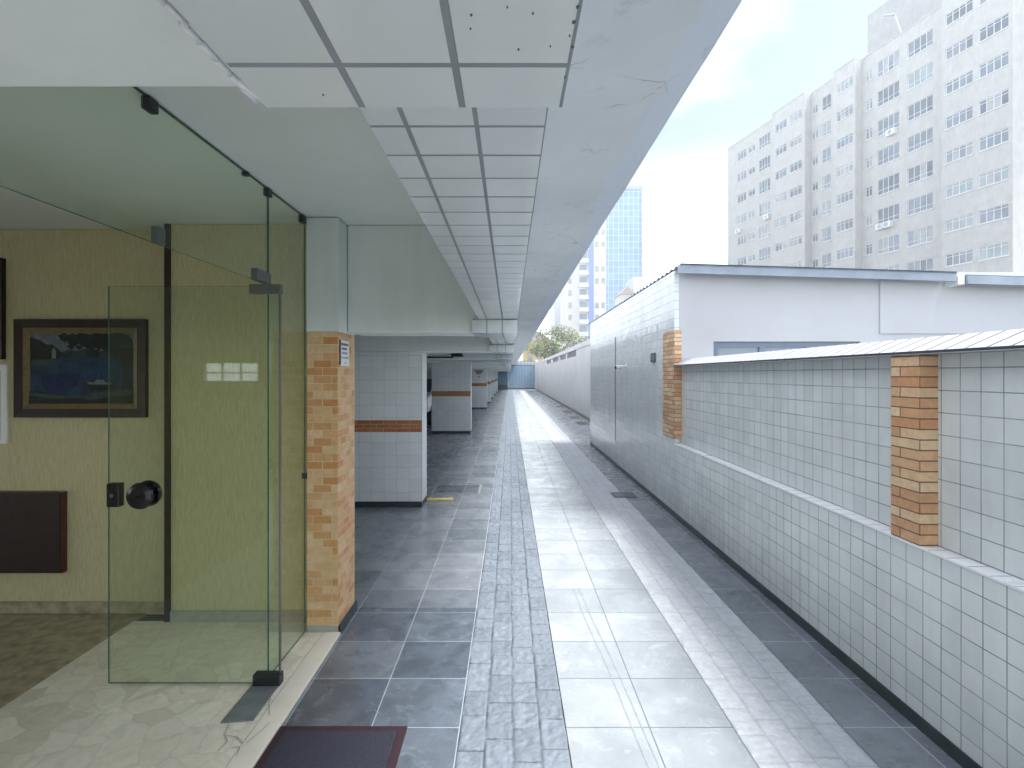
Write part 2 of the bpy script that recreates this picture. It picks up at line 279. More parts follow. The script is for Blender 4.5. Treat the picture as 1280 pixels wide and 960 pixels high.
# ------------------------------------------------------------------ mesh helpers
class MB:
    def __init__(s): s.v = []; s.f = []; s.mi = []
    def face(s, pts, mi=0):
        i = len(s.v); s.v += [tuple(p) for p in pts]; s.f.append(tuple(range(i, i+len(pts)))); s.mi.append(mi); return s
    def box(s, x0, x1, y0, y1, z0, z1, mi=0, bev=0):
        i = len(s.v)
        s.v += [(x0,y0,z0),(x1,y0,z0),(x1,y1,z0),(x0,y1,z0),(x0,y0,z1),(x1,y0,z1),(x1,y1,z1),(x0,y1,z1)]
        for q in ((0,3,2,1),(4,5,6,7),(0,1,5,4),(1,2,6,5),(2,3,7,6),(3,0,4,7)):
            s.f.append(tuple(i+k for k in q)); s.mi.append(mi)
        return s
    def prism(s, poly, axis, a, b, mi=0):
        # extrude a 2-D polygon along axis ('x','y','z')
        def P(u, v, t): return {'x': (t, u, v), 'y': (u, t, v), 'z': (u, v, t)}[axis]
        n = len(poly); i = len(s.v)
        s.v += [P(u, v, a) for u, v in poly] + [P(u, v, b) for u, v in poly]
        s.f.append(tuple(range(i, i+n))[::-1]); s.mi.append(mi); s.f.append(tuple(range(i+n, i+2*n))); s.mi.append(mi)
        for k in range(n):
            s.f.append((i+k, i+(k+1) % n, i+n+(k+1) % n, i+n+k)); s.mi.append(mi)
        return s
    def tube(s, p0, p1, r0, r1=None, n=12, mi=0):
        r1 = r0 if r1 is None else r1
        p0, p1 = Vector(p0), Vector(p1); d = (p1-p0).normalized()
        a = d.orthogonal().normalized(); b = d.cross(a); i = len(s.v)
        for p, r in ((p0, r0), (p1, r1)):
            for k in range(n):
                t = 2*math.pi*k/n; s.v.append(tuple(p + a*(r*math.cos(t)) + b*(r*math.sin(t))))
        for k in range(n):
            s.f.append((i+k, i+(k+1) % n, i+n+(k+1) % n, i+n+k)); s.mi.append(mi)
        s.f.append(tuple(range(i, i+n))[::-1]); s.mi.append(mi); s.f.append(tuple(range(i+n, i+2*n))); s.mi.append(mi)
        return s
    def build(s, name, mats, parent=None, origin=None, bev=0, smooth=False):
        org = Vector((0, 0, 0))
        if parent is not None:
            q = parent
            while q is not None: org += q.location; q = q.parent
        elif origin is not None: org = Vector(origin)
        me = bpy.data.meshes.new(name)
        me.from_pydata([tuple(Vector(p)-org) for p in s.v], [], s.f); me.update()
        for m in (mats if isinstance(mats, (list, tuple)) else [mats]): me.materials.append(M[m] if isinstance(m, str) else m)
        me.polygons.foreach_set('material_index', s.mi)
        if smooth: me.polygons.foreach_set('use_smooth', [True]*len(me.polygons))
        o = bpy.data.objects.new(name, me); COL.objects.link(o)
        if parent is not None: o.parent = parent
        elif origin is not None: o.location = origin
        if bev:
            md = o.modifiers.new('bevel', 'BEVEL'); md.width = bev; md.segments = 2; md.limit_method = 'ANGLE'; md.angle_limit = R(40)
        return o
def box(*a, **k): return MB().box(*a, **k)
def tag(o, label, cat, group=None):
    o['label'] = label; o['category'] = cat
    if group: o['group'] = group
    return o
def thing(name, label, cat, loc, group=None):
    o = bpy.data.objects.new(name, None); COL.objects.link(o); o.location = loc; o.empty_display_size = .1
    return tag(o, label, cat, group)
def struct(o, kind='structure'): o['kind'] = kind; return o
def kids(o): return [c for c in COL.objects if c.parent == o]
def copy_tree(o, parent=None, loc=None):
    c = o.copy(); COL.objects.link(c)
    if parent is not None: c.parent = parent
    if loc is not None: c.location = loc
    for ch in kids(o): copy_tree(ch, c)
    return c

# ------------------------------------------------------------------ ground and paving
struct(box(-90, 230, -40, 260, -.30, -.012).build('ground', 'asphalt'))
YE = 53.0
def sheet(x0, x1, y0, y1, z, name, m):
    return struct(MB().box(x0, x1, y0, y1, z-.02, z).build(name, m))
sheet(-1.04, -.225, -4, 3.62, 0, 'driveway_slate_paving', 'slate')
sheet(-9, -.225, 3.62, YE, 0, 'garage_slate_paving', 'slate_sheen')
sheet(.256, 1.016, -4, YE, 0, 'driveway_pale_paving', 'paleslate')
sheet(1.513, 1.88, -4, 12.1, 0, 'driveway_edge_paving', 'slate_sheen')
sheet(1.513, 3.0, 12.1, YE, 0, 'yard_pale_paving', 'paleslate')
def setts(x0, x1, cols, name, m, relief, jt, lenr, yfine, joint):
    # split-faced stone setts: every stone its own level and rough top, joints sunk
    ny = 0; rng = random.Random(5)
    wcol = (x1-x0)/cols; stones = []
    for c in range(cols):
        y = -1.0-rng.random()*.2; row = []
        while y < yfine+1:
            l = rng.uniform(*lenr); row.append((y, y+l, rng.uniform(-.5, .5), rng.random())); y += l
        stones.append(row)
    st = .0075; nx = int((x1-x0)/st)+1; ysteps = []; y = .9
    while y < yfine: ysteps.append(y); y += st*max(1, y/3)
    vs = []; cs = []; ptr = [0]*cols
    for y in ysteps:
        for i in range(nx+1):
            x = x0+(x1-x0)*i/nx; c = min(cols-1, int((x-x0)/wcol)); r = stones[c]
            wob = .006*noise.noise((x*7, y*7, 1)); yy = y+wob
            while r[ptr[c]][1] < y-.02 and ptr[c] < len(r)-1: ptr[c] += 1
            k = ptr[c]
            while yy > r[k][1] and k < len(r)-1: k += 1
            s = r[k]; dj = min(yy-s[0], s[1]-yy, x+wob-(x0+c*wcol), x0+(c+1)*wcol-x-wob)
            q = max(0., min(1., dj/jt)); 
            h = relief*(.5*noise.noise((x*16+k*3, y*16+c*5, c))-.9*abs(noise.noise((x*20, y*24, k+c)))-.5*abs(noise.noise((x*48, y*44, k)))+.3*noise.noise((x*90, y*90, c))+.35)+relief*.5*s[2]
            vs.append((x, y, -.002+h*q-(1-q)*relief*.6)); cs.append((1-(1-q)*joint)*(.80+.3*s[3]))
    me = bpy.data.meshes.new(name); fs = []
    for j in range(len(ysteps)-1):
        for i in range(nx):
            a = j*(nx+1)+i; fs.append((a, a+1, a+nx+2, a+nx+1))
    me.from_pydata(vs, [], fs); me.materials.append(M[m]); 
    ca = me.color_attributes.new('stone', 'FLOAT_COLOR', 'POINT')
    for k, v in enumerate(cs): ca.data[k].color = (v, v, v, 1)
    me.polygons.foreach_set('use_smooth', [True]*len(me.polygons))
    o = bpy.data.objects.new(name, me); COL.objects.link(o); return struct(o)
setts(-.225, .256, 4, 'stone_sett_paving', 'cleft', .010, .006, (.12, .26), 26, 1.0)
setts(1.016, 1.513, 4, 'worn_sett_paving', 'cleft_worn', .008, .008, (.14, .3), 26, .7)
def plainstrip(x0, x1, y0, name, m):
    o = MB().box(x0, x1, y0, YE, -.03, -.002).build(name, m)
    ca = o.data.color_attributes.new('stone', 'FLOAT_COLOR', 'POINT')
    for d in ca.data: d.color = (.85, .85, .85, 1)
    struct(o)
plainstrip(-.225, .256, 25.9, 'far_sett_paving', 'cleft'); plainstrip(1.016, 1.513, 25.9, 'far_worn_paving', 'cleft_worn')
tm = MB()
for dx in (0, .045):
    pts = [(.468+dx+.0548*(3.95-y)+.004*math.sin(y*5), y) for y in [2.0+.15*k for k in range(14)]]
    for a, b in zip(pts, pts[1:]): tm.face([(a[0], a[1], .0012), (a[0]+.007, a[1], .0012), (b[0]+.007, b[1], .0012), (b[0], b[1], .0012)])
struct(tm.build('tyre_scuffs', 'scuff'))
# lobby floor
LZ = .012
struct(box(-2.42, -1.15, -3.5, 3.40, -.02, LZ).build('lobby_marble_floor', 'marble'))
struct(box(-8, -2.42, -3.5, 3.52, -.02, LZ-.003).build('lobby_brown_floor', 'brown_stone'))  # floor left of the marble, coloured darker and browner
struct(box(-1.147, -1.04, -3.5, 3.25, -.02, LZ+.004).build('lobby_threshold', 'sill', bev=.003))
cr = MB()
def crack(pts, wd=.003):
    for a, b in zip(pts, pts[1:]):
        d = (Vector(b)-Vector(a)).normalized(); n = Vector((-d.y, d.x))*wd/2
        cr.face([(a[0]-n.x, a[1]-n.y, LZ+.0055), (b[0]-n.x, b[1]-n.y, LZ+.0055), (b[0]+n.x, b[1]+n.y, LZ+.0055), (a[0]+n.x, a[1]+n.y, LZ+.0055)])
def gp(x, y): Y = H*F/(y-CY); return ((x-CX)*Y/F, Y)
for pl in ([(291,898),(284,915),(281,922),(284,932),(272,944)], [(305,899),(322,893),(336,884),(338,876)], [(336,884),(337,899)],
           [(337,908),(322,922),(308,934)], [(283,924),(296,926),(304,934)], [(288,940),(300,938),(296,950)]):
    crack([gp(*p) for p in pl], .004)
o = cr.build('floor_cracks', 'graystone'); struct(o)

# ------------------------------------------------------------------ the garage building overhead
ZC, ZB, ZT = 2.57, 1.872, 1.955
SY0 = -.8                                        # slab cut short, unseen behind the viewer, to let in light
#                  # slab, cross beams, tiled edge beam
gb = thing('garage_building', 'white building over an open ground floor garage with low beams and a tiled edge', 'building', (-4, 25, 0))
# slab with an uneven, repaired outer lip
sl = MB().box(-8.2, .50, SY0, YE+2, ZC, 2.80).box(-8.2, -1.1, -4, SY0, ZC, 2.80).box(-9.2, -8.2, 3.8, YE+2, ZC, 2.80)
rng = random.Random(3); prev = None; ys = [SY0+i*.16 for i in range(int((YE+2-SY0)/.16))]
sl.build('ceiling_slab', 'ceiling', gb)
lip = MB()
for y0, y1 in zip(ys, ys[1:]):
    def prof(y):
        j = .006*noise.noise((y*1.3, 0, 0))+.004*noise.noise((y*6, 3, 0))
        return [(.50, ZC+.0), (.535, ZC+.001-.004*abs(noise.noise((y*3, 0, 5)))), (.60+j, ZC-.006+.004*noise.noise((y*4, 1, 1))), (.612+j*.5, ZC+.012), (.612+j*.5, ZC+.24), (.50, ZC+.24)]
    a, b = prof(y0), prof(y1)
    for k in range(5): lip.face([(a[k][0], y0, a[k][1]), (a[k+1][0], y0, a[k+1][1]), (b[k+1][0], y1, b[k+1][1]), (b[k][0], y1, b[k][1])])
lip.build('slab_edge', 'soffit', gb)
MB().box(.0535, .498, SY0, YE+1, ZC-.006, ZC-.002).build('soffit_render', 'soffit', gb)
MB().box(-8.2, .45, SY0+.1, YE+2, 2.80, 24).build('upper_floors', 'white_wall', gb)
MB().box(-.2, .0515, SY0, YE+1, ZT, ZC-.003).build('tiled_edge_beam', 'beamtile', gb)
# mould specks on the tiles overhead
sp = MB()
def up(px, py, z): Y = (z-H)*F/(CY-py); return ((px-CX)*Y/F, Y)
for px, py, rr in ((722, 8, 2.6), (717, 27, 2.8), (716, 58, 2.4), (666, 16, 1.5), (648, 61, 1.6), (634, 8, 1.3), (589, 18, 1.8), (588, 35, 1.2), (404, 118, 1.6), (706, 96, 1.4), (712, 44, 1.2), (688, 57, 1.0)):
    x, y = up(px, py, ZB-.005); q = rr*.277/400*.72; sp.prism([(x+q*math.cos(k*.785)*(.8+.4*random.random()), y+q*math.sin(k*.785)*(.8+.4*random.random())) for k in range(8)], 'z', ZB-.0062, ZB-.0045, 1)
BEAMS = [(.13, .504), (3.42, 3.76), (6.29, 6.76), (9.3, 9.64), (12.3, 12.64), (15.5, 15.84), (18.5, 18.84), (21.5, 21.84), (24.45, 24.9), (29.45, 29.9), (34.95, 35.4), (40.95, 41.4), (46.95, 47.4)]
for i, (a, b) in enumerate(BEAMS):
    bm = MB().box(-1.05 if i == 1 else (-7.9 if i == 0 else -9), -.202, a, b, ZB, ZC-.002).build('cross_beam', 'beam', gb, bev=.006)
    (sp if i == 0 else MB()).box(-.243, .0525, a-.024, b+.024, ZB-.005, ZT-.001).build('tile_cladding', ['beamtile', 'gatedark'], bm)
# ragged plaster seam beside the tiles of the beam overhead
ps = MB()
for k in range(14):
    y = .2+k*.023; x = -.252+.003*noise.noise((y*30, 0, 0)); ps.tube((x, y, ZB-.002), (x+.001, y+.024, ZB-.002), .002+.002*random.random(), .002, 7)
ps.tube((-.250, .485, ZB-.001), (-.243, .535, ZB+.002), .005, .0045, 8)
ps.build('plaster_seam', 'white_wall', gb, smooth=True)
# garage enclosure far left and at the back
MB().box(-9.2, -9.0, 3.8, YE, 0, ZC).build('garage_back_wall', 'white_wall', gb)

# lobby walls
lw = thing('lobby_room', 'dim lobby walls of beige combed plaster behind the green glass', 'wall', (-3.5, 3.4, 0))
MB().box(-8, -2.215, 3.52, 3.66, 0, ZC-.003).build('back_wall', 'lobby', lw)
MB().box(-2.18, -1.252, 3.40, 3.66, 0, ZC-.003).build('side_wall', 'lobby', lw)
MB().box(-2.215, -2.18, 3.385, 3.60, LZ, ZC-.004).build('corner_trim', 'darkwood', lw)
MB().box(-8.1, -8, -3.5, 3.66, 0, .85).box(-8.1, -8, -3.5, 3.66, 2.4, ZC-.003).box(-8.1, -8, -3.5, -3.0, .85, 2.4).box(-8.1, -8, 2.6, 3.66, .85, 2.4).build('far_side_wall', 'lobby', lw)  # wide unseen opening added to fill the lobby with light
fill_frame = MB()
for k in range(7): fill_frame.box(-8.07, -8.03, -3.0+k*.9267, -2.96+k*.9267, .85, 2.4)
fill_frame.box(-8.075, -8.025, -3.0, 2.6, .85, .89).box(-8.075, -8.025, -3.0, 2.6, 2.36, 2.4).build('window', 'white', lw)  # frame bars of the added light opening
fwm = MB(); FX0, FX1, FZ0, FZ1 = -5.22, -4.25, 1.47, 1.81
fwm.box(-8, FX0, -3.7, -3.5, 0, ZC-.003).box(FX1, -1.27, -3.7, -3.5, 0, ZC-.003).box(FX0, FX1, -3.7, -3.5, 0, FZ0).box(FX0, FX1, -3.7, -3.5, FZ1, ZC-.003)
fwm.build('front_wall', 'lobby', lw)
fwf = MB().box(FX0, FX1, -3.62, -3.58, FZ0, FZ0+.02).box(FX0, FX1, -3.62, -3.58, FZ1-.02, FZ1).box(FX0, FX1, -3.62, -3.58, FZ0+.15, FZ0+.17)
for k in range(4): fwf.box(FX0+k*.3167, FX0+.02+k*.3167, -3.625, -3.575, FZ0, FZ1)
fwf.build('window', 'white', lw)
MB().box(-8, -2.218, 3.505, 3.518, LZ, LZ+.075).build('skirting', 'brown_stone', lw)
MB().box(-2.178, -1.254, 3.386, 3.398, LZ, LZ+.07).build('skirting', 'graystone', lw)

# ------------------------------------------------------------------ columns
bc = thing('brick_column', 'yellow brick faced column beside the glass entrance', 'column', (-1.15, 3.42, 0))
MB().box(-1.248, -1.056, 3.25, 3.60, .05, 1.862).build('brick_facing', 'brick', bc, bev=.003)
MB().box(-1.252, -1.053, 3.247, 3.603, 1.863, ZC-.004).build('plaster_top', 'beam', bc, bev=.006)
MB().box(-1.246, -1.058, 3.252, 3.598, 0, .05).build('base', 'graystone', bc)
MB().box(-1.050, -1.042, 3.262, 3.61, .001, .055).build('skirting', 'skirt', bc)

def column(Y, top, band, wd, label, dep=.36):
    x1 = -1.06; x0 = x1-wd
    c = thing('tiled_column', label, 'column', ((x0+x1)/2, Y+dep/2, 0), 'tiled columns of the garage')
    b0, b1 = band
    MB().box(x0, x1, Y, Y+dep, .07, b0).box(x0, x1, Y, Y+dep, b1, top).build('shaft', ['coltile'], c)
    MB().box(x0-.001, x1+.001, Y-.001, Y+dep+.001, b0+.0005, b1-.0005).build('brick_band', 'redbrick', c)
    MB().box(x0-.004, x1+.004, Y-.004, Y+dep+.004, .0, .069).build('skirting', 'skirt', c)
    MB().box(x1+.0025, x1+.0065, Y+.012, Y+dep-.01, .07, top-.01).build('edge_panel', 'white', c)
    return c
column(6.36, ZB-.002, (.905, 1.05), 1.0, 'wide tiled column with a red brick band just behind the yellow brick column')
column(14.3, ZC-.004, (1.01, 1.15), 1.05, 'second tiled column with a red brick band, beside the deep garage gap')
column(24.5, ZB-.002, (1.05, 1.2), 1.05, 'tiled column carrying the small inverted triangle sign')
for Y, nm in ((29.5, 'tiled column next beyond the one with the triangle sign'), (35, 'tiled column third from the far blue gate'), (41, 'tiled column second from the far blue gate'), (47, 'farthest tiled column close to the blue gate')):
    column(Y, ZB-.002, (1.05, 1.2), 1.05, nm)

# ------------------------------------------------------------------ glass entrance
def pane(name, x0, x1, y0, y1, z0, z1, parent):
    thin = 'x' if x1-x0 < y1-y0 else 'y'
    m = MB().box(x0, x1, y0, y1, z0, z1)
    for i in range(len(m.f)):
        ax = (2, 2, 1, 0, 1, 0)[i]
        m.mi[i] = 0 if (ax == (0 if thin == 'x' else 1)) else 1
    return m.build(name, ['glass', 'glass_edge'], parent)
gx0, gx1 = -1.264, -1.256
gp_ = thing('glass_partition', 'fixed green glass partition reaching the ceiling above and beside the open door', 'partition', (-1.26, 2.0, 0))
pane('transom_pane', gx0, gx1, .56, 2.748, 2.066, ZC-.006, gp_)
pane('side_pane', gx0, gx1, 2.756, 3.247, LZ+.005, ZC-.006, gp_)
MB().box(gx0-.003, gx1+.003, .56, 3.246, ZC-.0055, ZC-.0035).build('top_seal', 'glass_edge', gp_)
def clamp(Y, big=1):
    MB().box(gx0-.012, gx1+.012, Y-.03*big, Y+.03*big, ZC-.055*big, ZC-.003).build('clamp', 'darksteel', gp_, bev=.006)
for Y, s in ((1.85, .9), (2.52, .45), (2.752, .8), (3.21, .9)): clamp(Y, s)
MB().box(gx0-.012, gx1+.012, 2.60, 2.757, 2.067, 2.125).build('pivot_patch', 'steel', gp_, bev=.003)
MB().box(gx0-.009, gx1+.009, 1.872, 1.915, 2.067, 2.128).build('strike_patch', 'steel', gp_, bev=.003)
MB().box(gx0-.01, gx1+.01, 3.238, 3.249, .96, .995).build('side_clip', 'darksteel', gp_)
# open leaf
gd = thing('glass_door', 'frameless glass door standing open into the lobby with a round black knob', 'door', (-1.19, 2.70, 0))
pane('glass_leaf', -2.05, -1.176, 2.696, 2.706, .022, 2.050, gd)
MB().box(-1.325, -1.168, 2.682, 2.720, 2.012, 2.060).build('top_patch', 'steel', gd, bev=.003)
MB().box(-1.305, -1.165, 2.676, 2.726, .016, .075).build('bottom_patch', 'darksteel', gd, bev=.006)
MB().box(-1.178, -1.170, 2.694, 2.708, .076, 2.010).build('edge_seal', 'steel', gd)
lk = MB().box(-2.048, -1.985, 2.680, 2.722, .925, 1.045).build('lock', 'black', gd, bev=.004)
MB().tube((-2.018, 2.6799, .985), (-2.018, 2.674, .985), .010, .010, 16).build('lock_cylinder', 'steel', lk)
def knob(sy):
    m = MB(); y = 2.696 if sy < 0 else 2.706; prof = [(.030, 0), (.030, .012), (.058, .016), (.068, .026), (.064, .038), (.042, .046), (0.004, .048)]
    cx = -1.868; cz = .985
    for (r0, d0), (r1, d1) in zip(prof, prof[1:]):
        for k in range(28):
            a, b = 2*math.pi*k/28, 2*math.pi*(k+1)/28
            m.face([(cx+r0*math.cos(a), y+sy*d0, cz+r0*math.sin(a)), (cx+r0*math.cos(b), y+sy*d0, cz+r0*math.sin(b)), (cx+r1*math.cos(b), y+sy*d1, cz+r1*math.sin(b)), (cx+r1*math.cos(a), y+sy*d1, cz+r1*math.sin(a))])
    m.build('knob', 'black', gd, smooth=True)
knob(-1); knob(1)
fp = [gp(318, 858), gp(352, 858), gp(328, 893), gp(294, 897)]
pl = MB().prism([(-1.315, 2.40), (-1.175, 2.42), (-1.175, 2.70), (-1.315, 2.70)], 'z', LZ-.002, LZ+.007).build('floor_spring_plate', 'plate', origin=(-1.245, 2.55, 0), bev=.002)
tag(pl, 'grey metal floor spring plate set in the marble under the glass door', 'floor plate')
dm = thing('door_mat', 'dark blue door mat with maroon edging on the slate paving', 'mat', (-.745, 1.75, 0))
MB().box(-1.0, -.50, 1.14, 2.355, .001, .012).build('pile', 'mat', dm, bev=.003)
MB().box(-1.036, -1.001, 1.10, 2.39, .001, .009).box(-.499, -.462, 1.10, 2.39, .001, .009).box(-1.001, -.499, 2.356, 2.39, .001, .009).build('edging', 'matedge', dm, bev=.002)
ns = thing('notice', 'small white printed notice fixed high on the yellow brick column', 'sign', (-1.05, 3.36, 1.65))
MB().box(-1.0545, -1.0505, 3.285, 3.455, 1.655, 1.815).build('sheet', 'paper', ns)
MB().box(-1.0545, -1.049, 3.272, 3.284, 1.66, 1.815).build('edge_strip', 'ink', ns)
tx = MB(); tr = random.Random(11)
for (z, m, h, a, b) in ((1.790, 0, .016, 3.295, 3.44), (1.762, 0, .014, 3.305, 3.41), (1.735, 1, .014, 3.31, 3.42), (1.706, 1, .010, 3.30, 3.445), (1.674, 1, .014, 3.365, 3.385)):
    y = a
    while y < b:
        l = tr.uniform(.007, .012); tx.box(-1.0506, -1.0502, y, min(b, y+l), z-h/2, z+h/2, m); y += l+.003
tx.build('print', ['ink', 'greyink'], ns)

# ------------------------------------------------------------------ lobby pictures
WY = 3.52
def frame_pic(x0, x1, z0, z1, fw, name, label, picture):
    t = thing(name, label, 'picture', ((x0+x1)/2, WY, z0))
    m = MB()
    def ring(o, i, ya, yb, mi):
        (a0, a1, c0, c1), (b0, b1, d0, d1) = o, i
        P = [[(a0, ya, c0), (a1, ya, c0), (a1, ya, c1), (a0, ya, c1)], [(b0, yb, d0), (b1, yb, d0), (b1, yb, d1), (b0, yb, d1)]]
        for k in range(4): m.face([P[0][k], P[0][(k+1) % 4], P[1][(k+1) % 4], P[1][k]], mi)
    e = fw*.45
    ring((x0, x1, z0, z1), (x0, x1, z0, z1), WY-.003, WY-.035, 0)
    ring((x0, x1, z0, z1), (x0+fw*.6, x1-fw*.6, z0+fw*.6, z1-fw*.6), WY-.035, WY-.026, 0)
    ring((x0+fw*.6, x1-fw*.6, z0+fw*.6, z1-fw*.6), (x0+fw*.62, x1-fw*.62, z0+fw*.62, z1-fw*.62), WY-.026, WY-.030, 0)
    m.build('outer_frame', ['darkwood'], t)
    m = MB()
    ring((x0+fw*.62, x1-fw*.62, z0+fw*.62, z1-fw*.62), (x0+fw, x1-fw, z0+fw, z1-fw), WY-.0295, WY-.016, 0)
    m.build('gilt_slip', ['gold'], t)
    picture(t, x0+fw, x1-fw, z0+fw, z1-fw); return t
def lake(t, x0, x1, z0, z1):
    W, Hh = x1-x0, z1-z0; y = [WY-.014]
    m = MB()
    def poly(pts, mi):
        m.face([(x0+u*W, y[0], z0+(1-v)*Hh) for u, v in pts][::-1], mi); y[0] -= .0004
    # material order: 0 sky 1 water 2 deep 3 dark 4 hill 5 light 6 bank
    poly([(0,0),(1,0),(1,1),(0,1)], 1); poly([(0,0),(1,0),(1,.33),(0,.36)], 0)
    poly([(.3,.27),(.38,.23),(.46,.25),(.55,.22),(.62,.26),(1,.2),(1,.36),(.2,.36)], 4)
    poly([(0,.05),(.05,.08),(.1,.1),(.16,.16),(.22,.16),(.28,.24),(.34,.31),(.24,.38),(.1,.44),(0,.45)], 3)
    poly([(.21,.25),(.23,.2),(.25,.25),(.25,.36),(.21,.36)], 5)
    poly([(.0,.38),(.22,.37),(.3,.40),(.18,.47),(.05,.46),(0,.47)], 6)
    poly([(.1,.62),(.3,.56),(.5,.57),(.46,.72),(.38,.82),(.2,.85),(.12,.76)], 2)
    poly([(.5,.44),(.7,.42),(.72,.5),(.55,.54)], 0) if False else None
    for (u, v, r) in ((.33,.05,.06),(.42,.09,.08),(.5,.06,.08),(.58,.13,.1),(.66,.1,.11),(.75,.14,.13),(.86,.12,.16),(.95,.2,.15),(.88,.3,.09),(.62,.28,.07),(.97,.4,.09),(.4,.19,.035),(.48,.2,.03)):
        pts = [(min(1, max(0, u+r*(1+.3*math.sin(5*a+u*9))*math.cos(a)*.9)), min(1, max(0, v+r*(1+.3*math.cos(4*a+v*7))*math.sin(a)))) for a in [2*math.pi*k/14 for k in range(14)]]
        poly(pts, 3)
    poly([(.90,.3),(.95,.3),(.96,.6),(1,.8),(1,1),(.86,1),(.90,.7)], 3)
    poly([(.0,.82),(.12,.86),(.3,.88),(.5,.9),(.62,.86),(.8,.8),(1,.8),(1,1),(0,1)], 6)
    poly([(.0,.88),(.2,.93),(.45,.92),(.6,.95),(.8,.9),(1,.88),(1,1),(0,1)], 3)
    poly([(.54,.69),(.57,.72),(.75,.73),(.81,.72),(.77,.81),(.6,.82)], 3); poly([(.55,.69),(.58,.73),(.80,.73),(.8,.71),(.74,.70),(.72,.66),(.65,.66),(.63,.70)], 5)
    poly([(.695,.55),(.703,.55),(.703,.67),(.695,.67)], 3)
    m.build('canvas', ['p_sky', 'p_water', 'p_deep', 'p_dark', 'p_hill', 'p_light', 'p_bank'], t)
pic = frame_pic(-3.275, -2.405, 1.315, 1.965, .092, 'framed_painting', 'framed painting of a blue lake with a small boat on the beige lobby wall', lake)
def darkpic(t, x0, x1, z0, z1): MB().box(x0, x1, WY-.016, WY-.012, z0, z1).build('canvas', 'p_dark', t)
frame_pic(-4.1, -3.355, 1.70, 2.37, .10, 'framed_picture', 'dark picture frame cut off by the photo edge, above the white board', darkpic)
wb = thing('wall_board', 'white board with a grey inset, left of the lake painting', 'board', (-3.7, WY, 1.14))
MB().box(-4.0, -3.335, WY-.02, WY-.002, 1.14, 1.665).build('frame', 'paper', wb, bev=.003)
MB().box(-3.97, -3.375, WY-.022, WY-.0202, 1.17, 1.63).build('inset', 'graystone', wb)
db = thing('wooden_cabinet', 'dark wooden cabinet hung low on the beige lobby wall below the painting', 'cabinet', (-3.4, WY, .28))
MB().box(-3.9, -2.945, WY-.045, WY-.002, .29, .825).build('body', 'redwood', db, bev=.004)
MB().box(-3.89, -2.952, WY-.055, WY-.0455, .297, .818).build('front', 'darkwood', db, bev=.003)

# ------------------------------------------------------------------ tiled boundary wall on the right
XW, XR = 1.85, 1.932; ZL, ZK = .825, 1.69
bw = thing('boundary_wall', 'white tiled boundary wall with recessed panels and sloping tile coping along the driveway', 'wall', (1.95, 2.2, 0))
MB().box(XW, 2.03, -3, 5.925, .062, ZL-.012).build('lower_wall', 'walltile', bw)
MB().box(XR, 2.03, -3, 5.925, ZL-.012, ZK).build('recessed_panel', 'walltile', bw)
MB().box(XW-.004, XR, -3, 5.925, ZL-.0115, ZL).build('ledge', 'ledge', bw, bev=.002)
MB().prism([(XW-.014, ZK+.001), (2.06, ZK+.001), (2.06, ZK+.085), (2.0, ZK+.088), (XW-.014, ZK+.016)], 'y', -3, 5.92).build('coping', 'coping', bw)
MB().box(XW-.006, 2.03, -3, 5.925, .0, .061).build('skirting', 'skirt', bw)
def pil(y0, y1, z0, z1, par): return MB().box(XW-.002, XR+.002, y0, y1, z0, z1).build('brick_pilaster', 'brick_wall', par, bev=.002)
pil(2.38, 2.56, ZL+.001, ZK, bw)

# ------------------------------------------------------------------ outbuilding
ob = thing('outbuilding', 'low white outbuilding with tiled driveway side and grey roof', 'building', (5, 9, 0))
YO = 5.93; ZO = 2.765
MB().box(XW, 1.905, YO, 12.1, .062, ZO).box(1.905, 2.05, YO+.2, 12.1, .062, ZO).build('tiled_wall', 'walltile', ob)
MB().box(XW-.006, 2.05, YO+.002, 12.1, 0, .061).build('skirting', 'skirt', ob)
pil(YO-.002, 6.36, ZL+.05, 2.10, ob).location.x -= .003
MB().box(XW-.0035, XW-.0005, 9.22, 9.26, .45, 2.25).build('wall_joint', 'redwood', ob)
# gable wall with window openings
wx = [(2.29, 3.94), (4.41, 5.4)]; wt, wb_ = 1.97, 1.0
g = MB(); xs = 1.907
for a, b in wx:
    g.box(xs, a, YO, YO+.2, 0, 2.75); g.box(a, b, YO, YO+.2, wt, 2.75); g.box(a, b, YO, YO+.2, 0, wb_); xs = b
g.box(xs, 13, YO, YO+.2, 0, 2.75)
g.build('gable_wall', 'gable', ob)
MB().box(4.15, 13, YO-.018, YO-.001, 2.055, 2.66).build('raised_render', 'gable', ob, bev=.006)
MB().box(12.8, 13, YO+.2, 12.1, 0, 2.75).box(2.05, 12.8, 11.9, 12.1, 0, 2.75).build('rear_wall', 'white_wall', ob)
for a, b in wx:
    f = MB().box(a, b, YO+.03, YO+.09, wt-.06, wt).box(a, b, YO+.03, YO+.09, wb_, wb_+.06)
    n = 3
    for k in range(n+1):
        x = a+(b-a-.06)*k/n; f.box(x, x+.06, YO+.031, YO+.089, wb_+.06, wt-.06)
    fo = f.build('window', 'winframe', ob)
    MB().box(a+.03, b-.03, YO+.055, YO+.065, wb_+.05, wt-.05).build('pane', 'winpane', fo)
def roofz(x): return 2.782-.030*(x-1.85)
rf = MB(); n = 220
def wv(y): return .012*math.sin(y*2*math.pi/.177)
ysr = [5.72+(12.35-5.72)*k/n for k in range(n+1)]
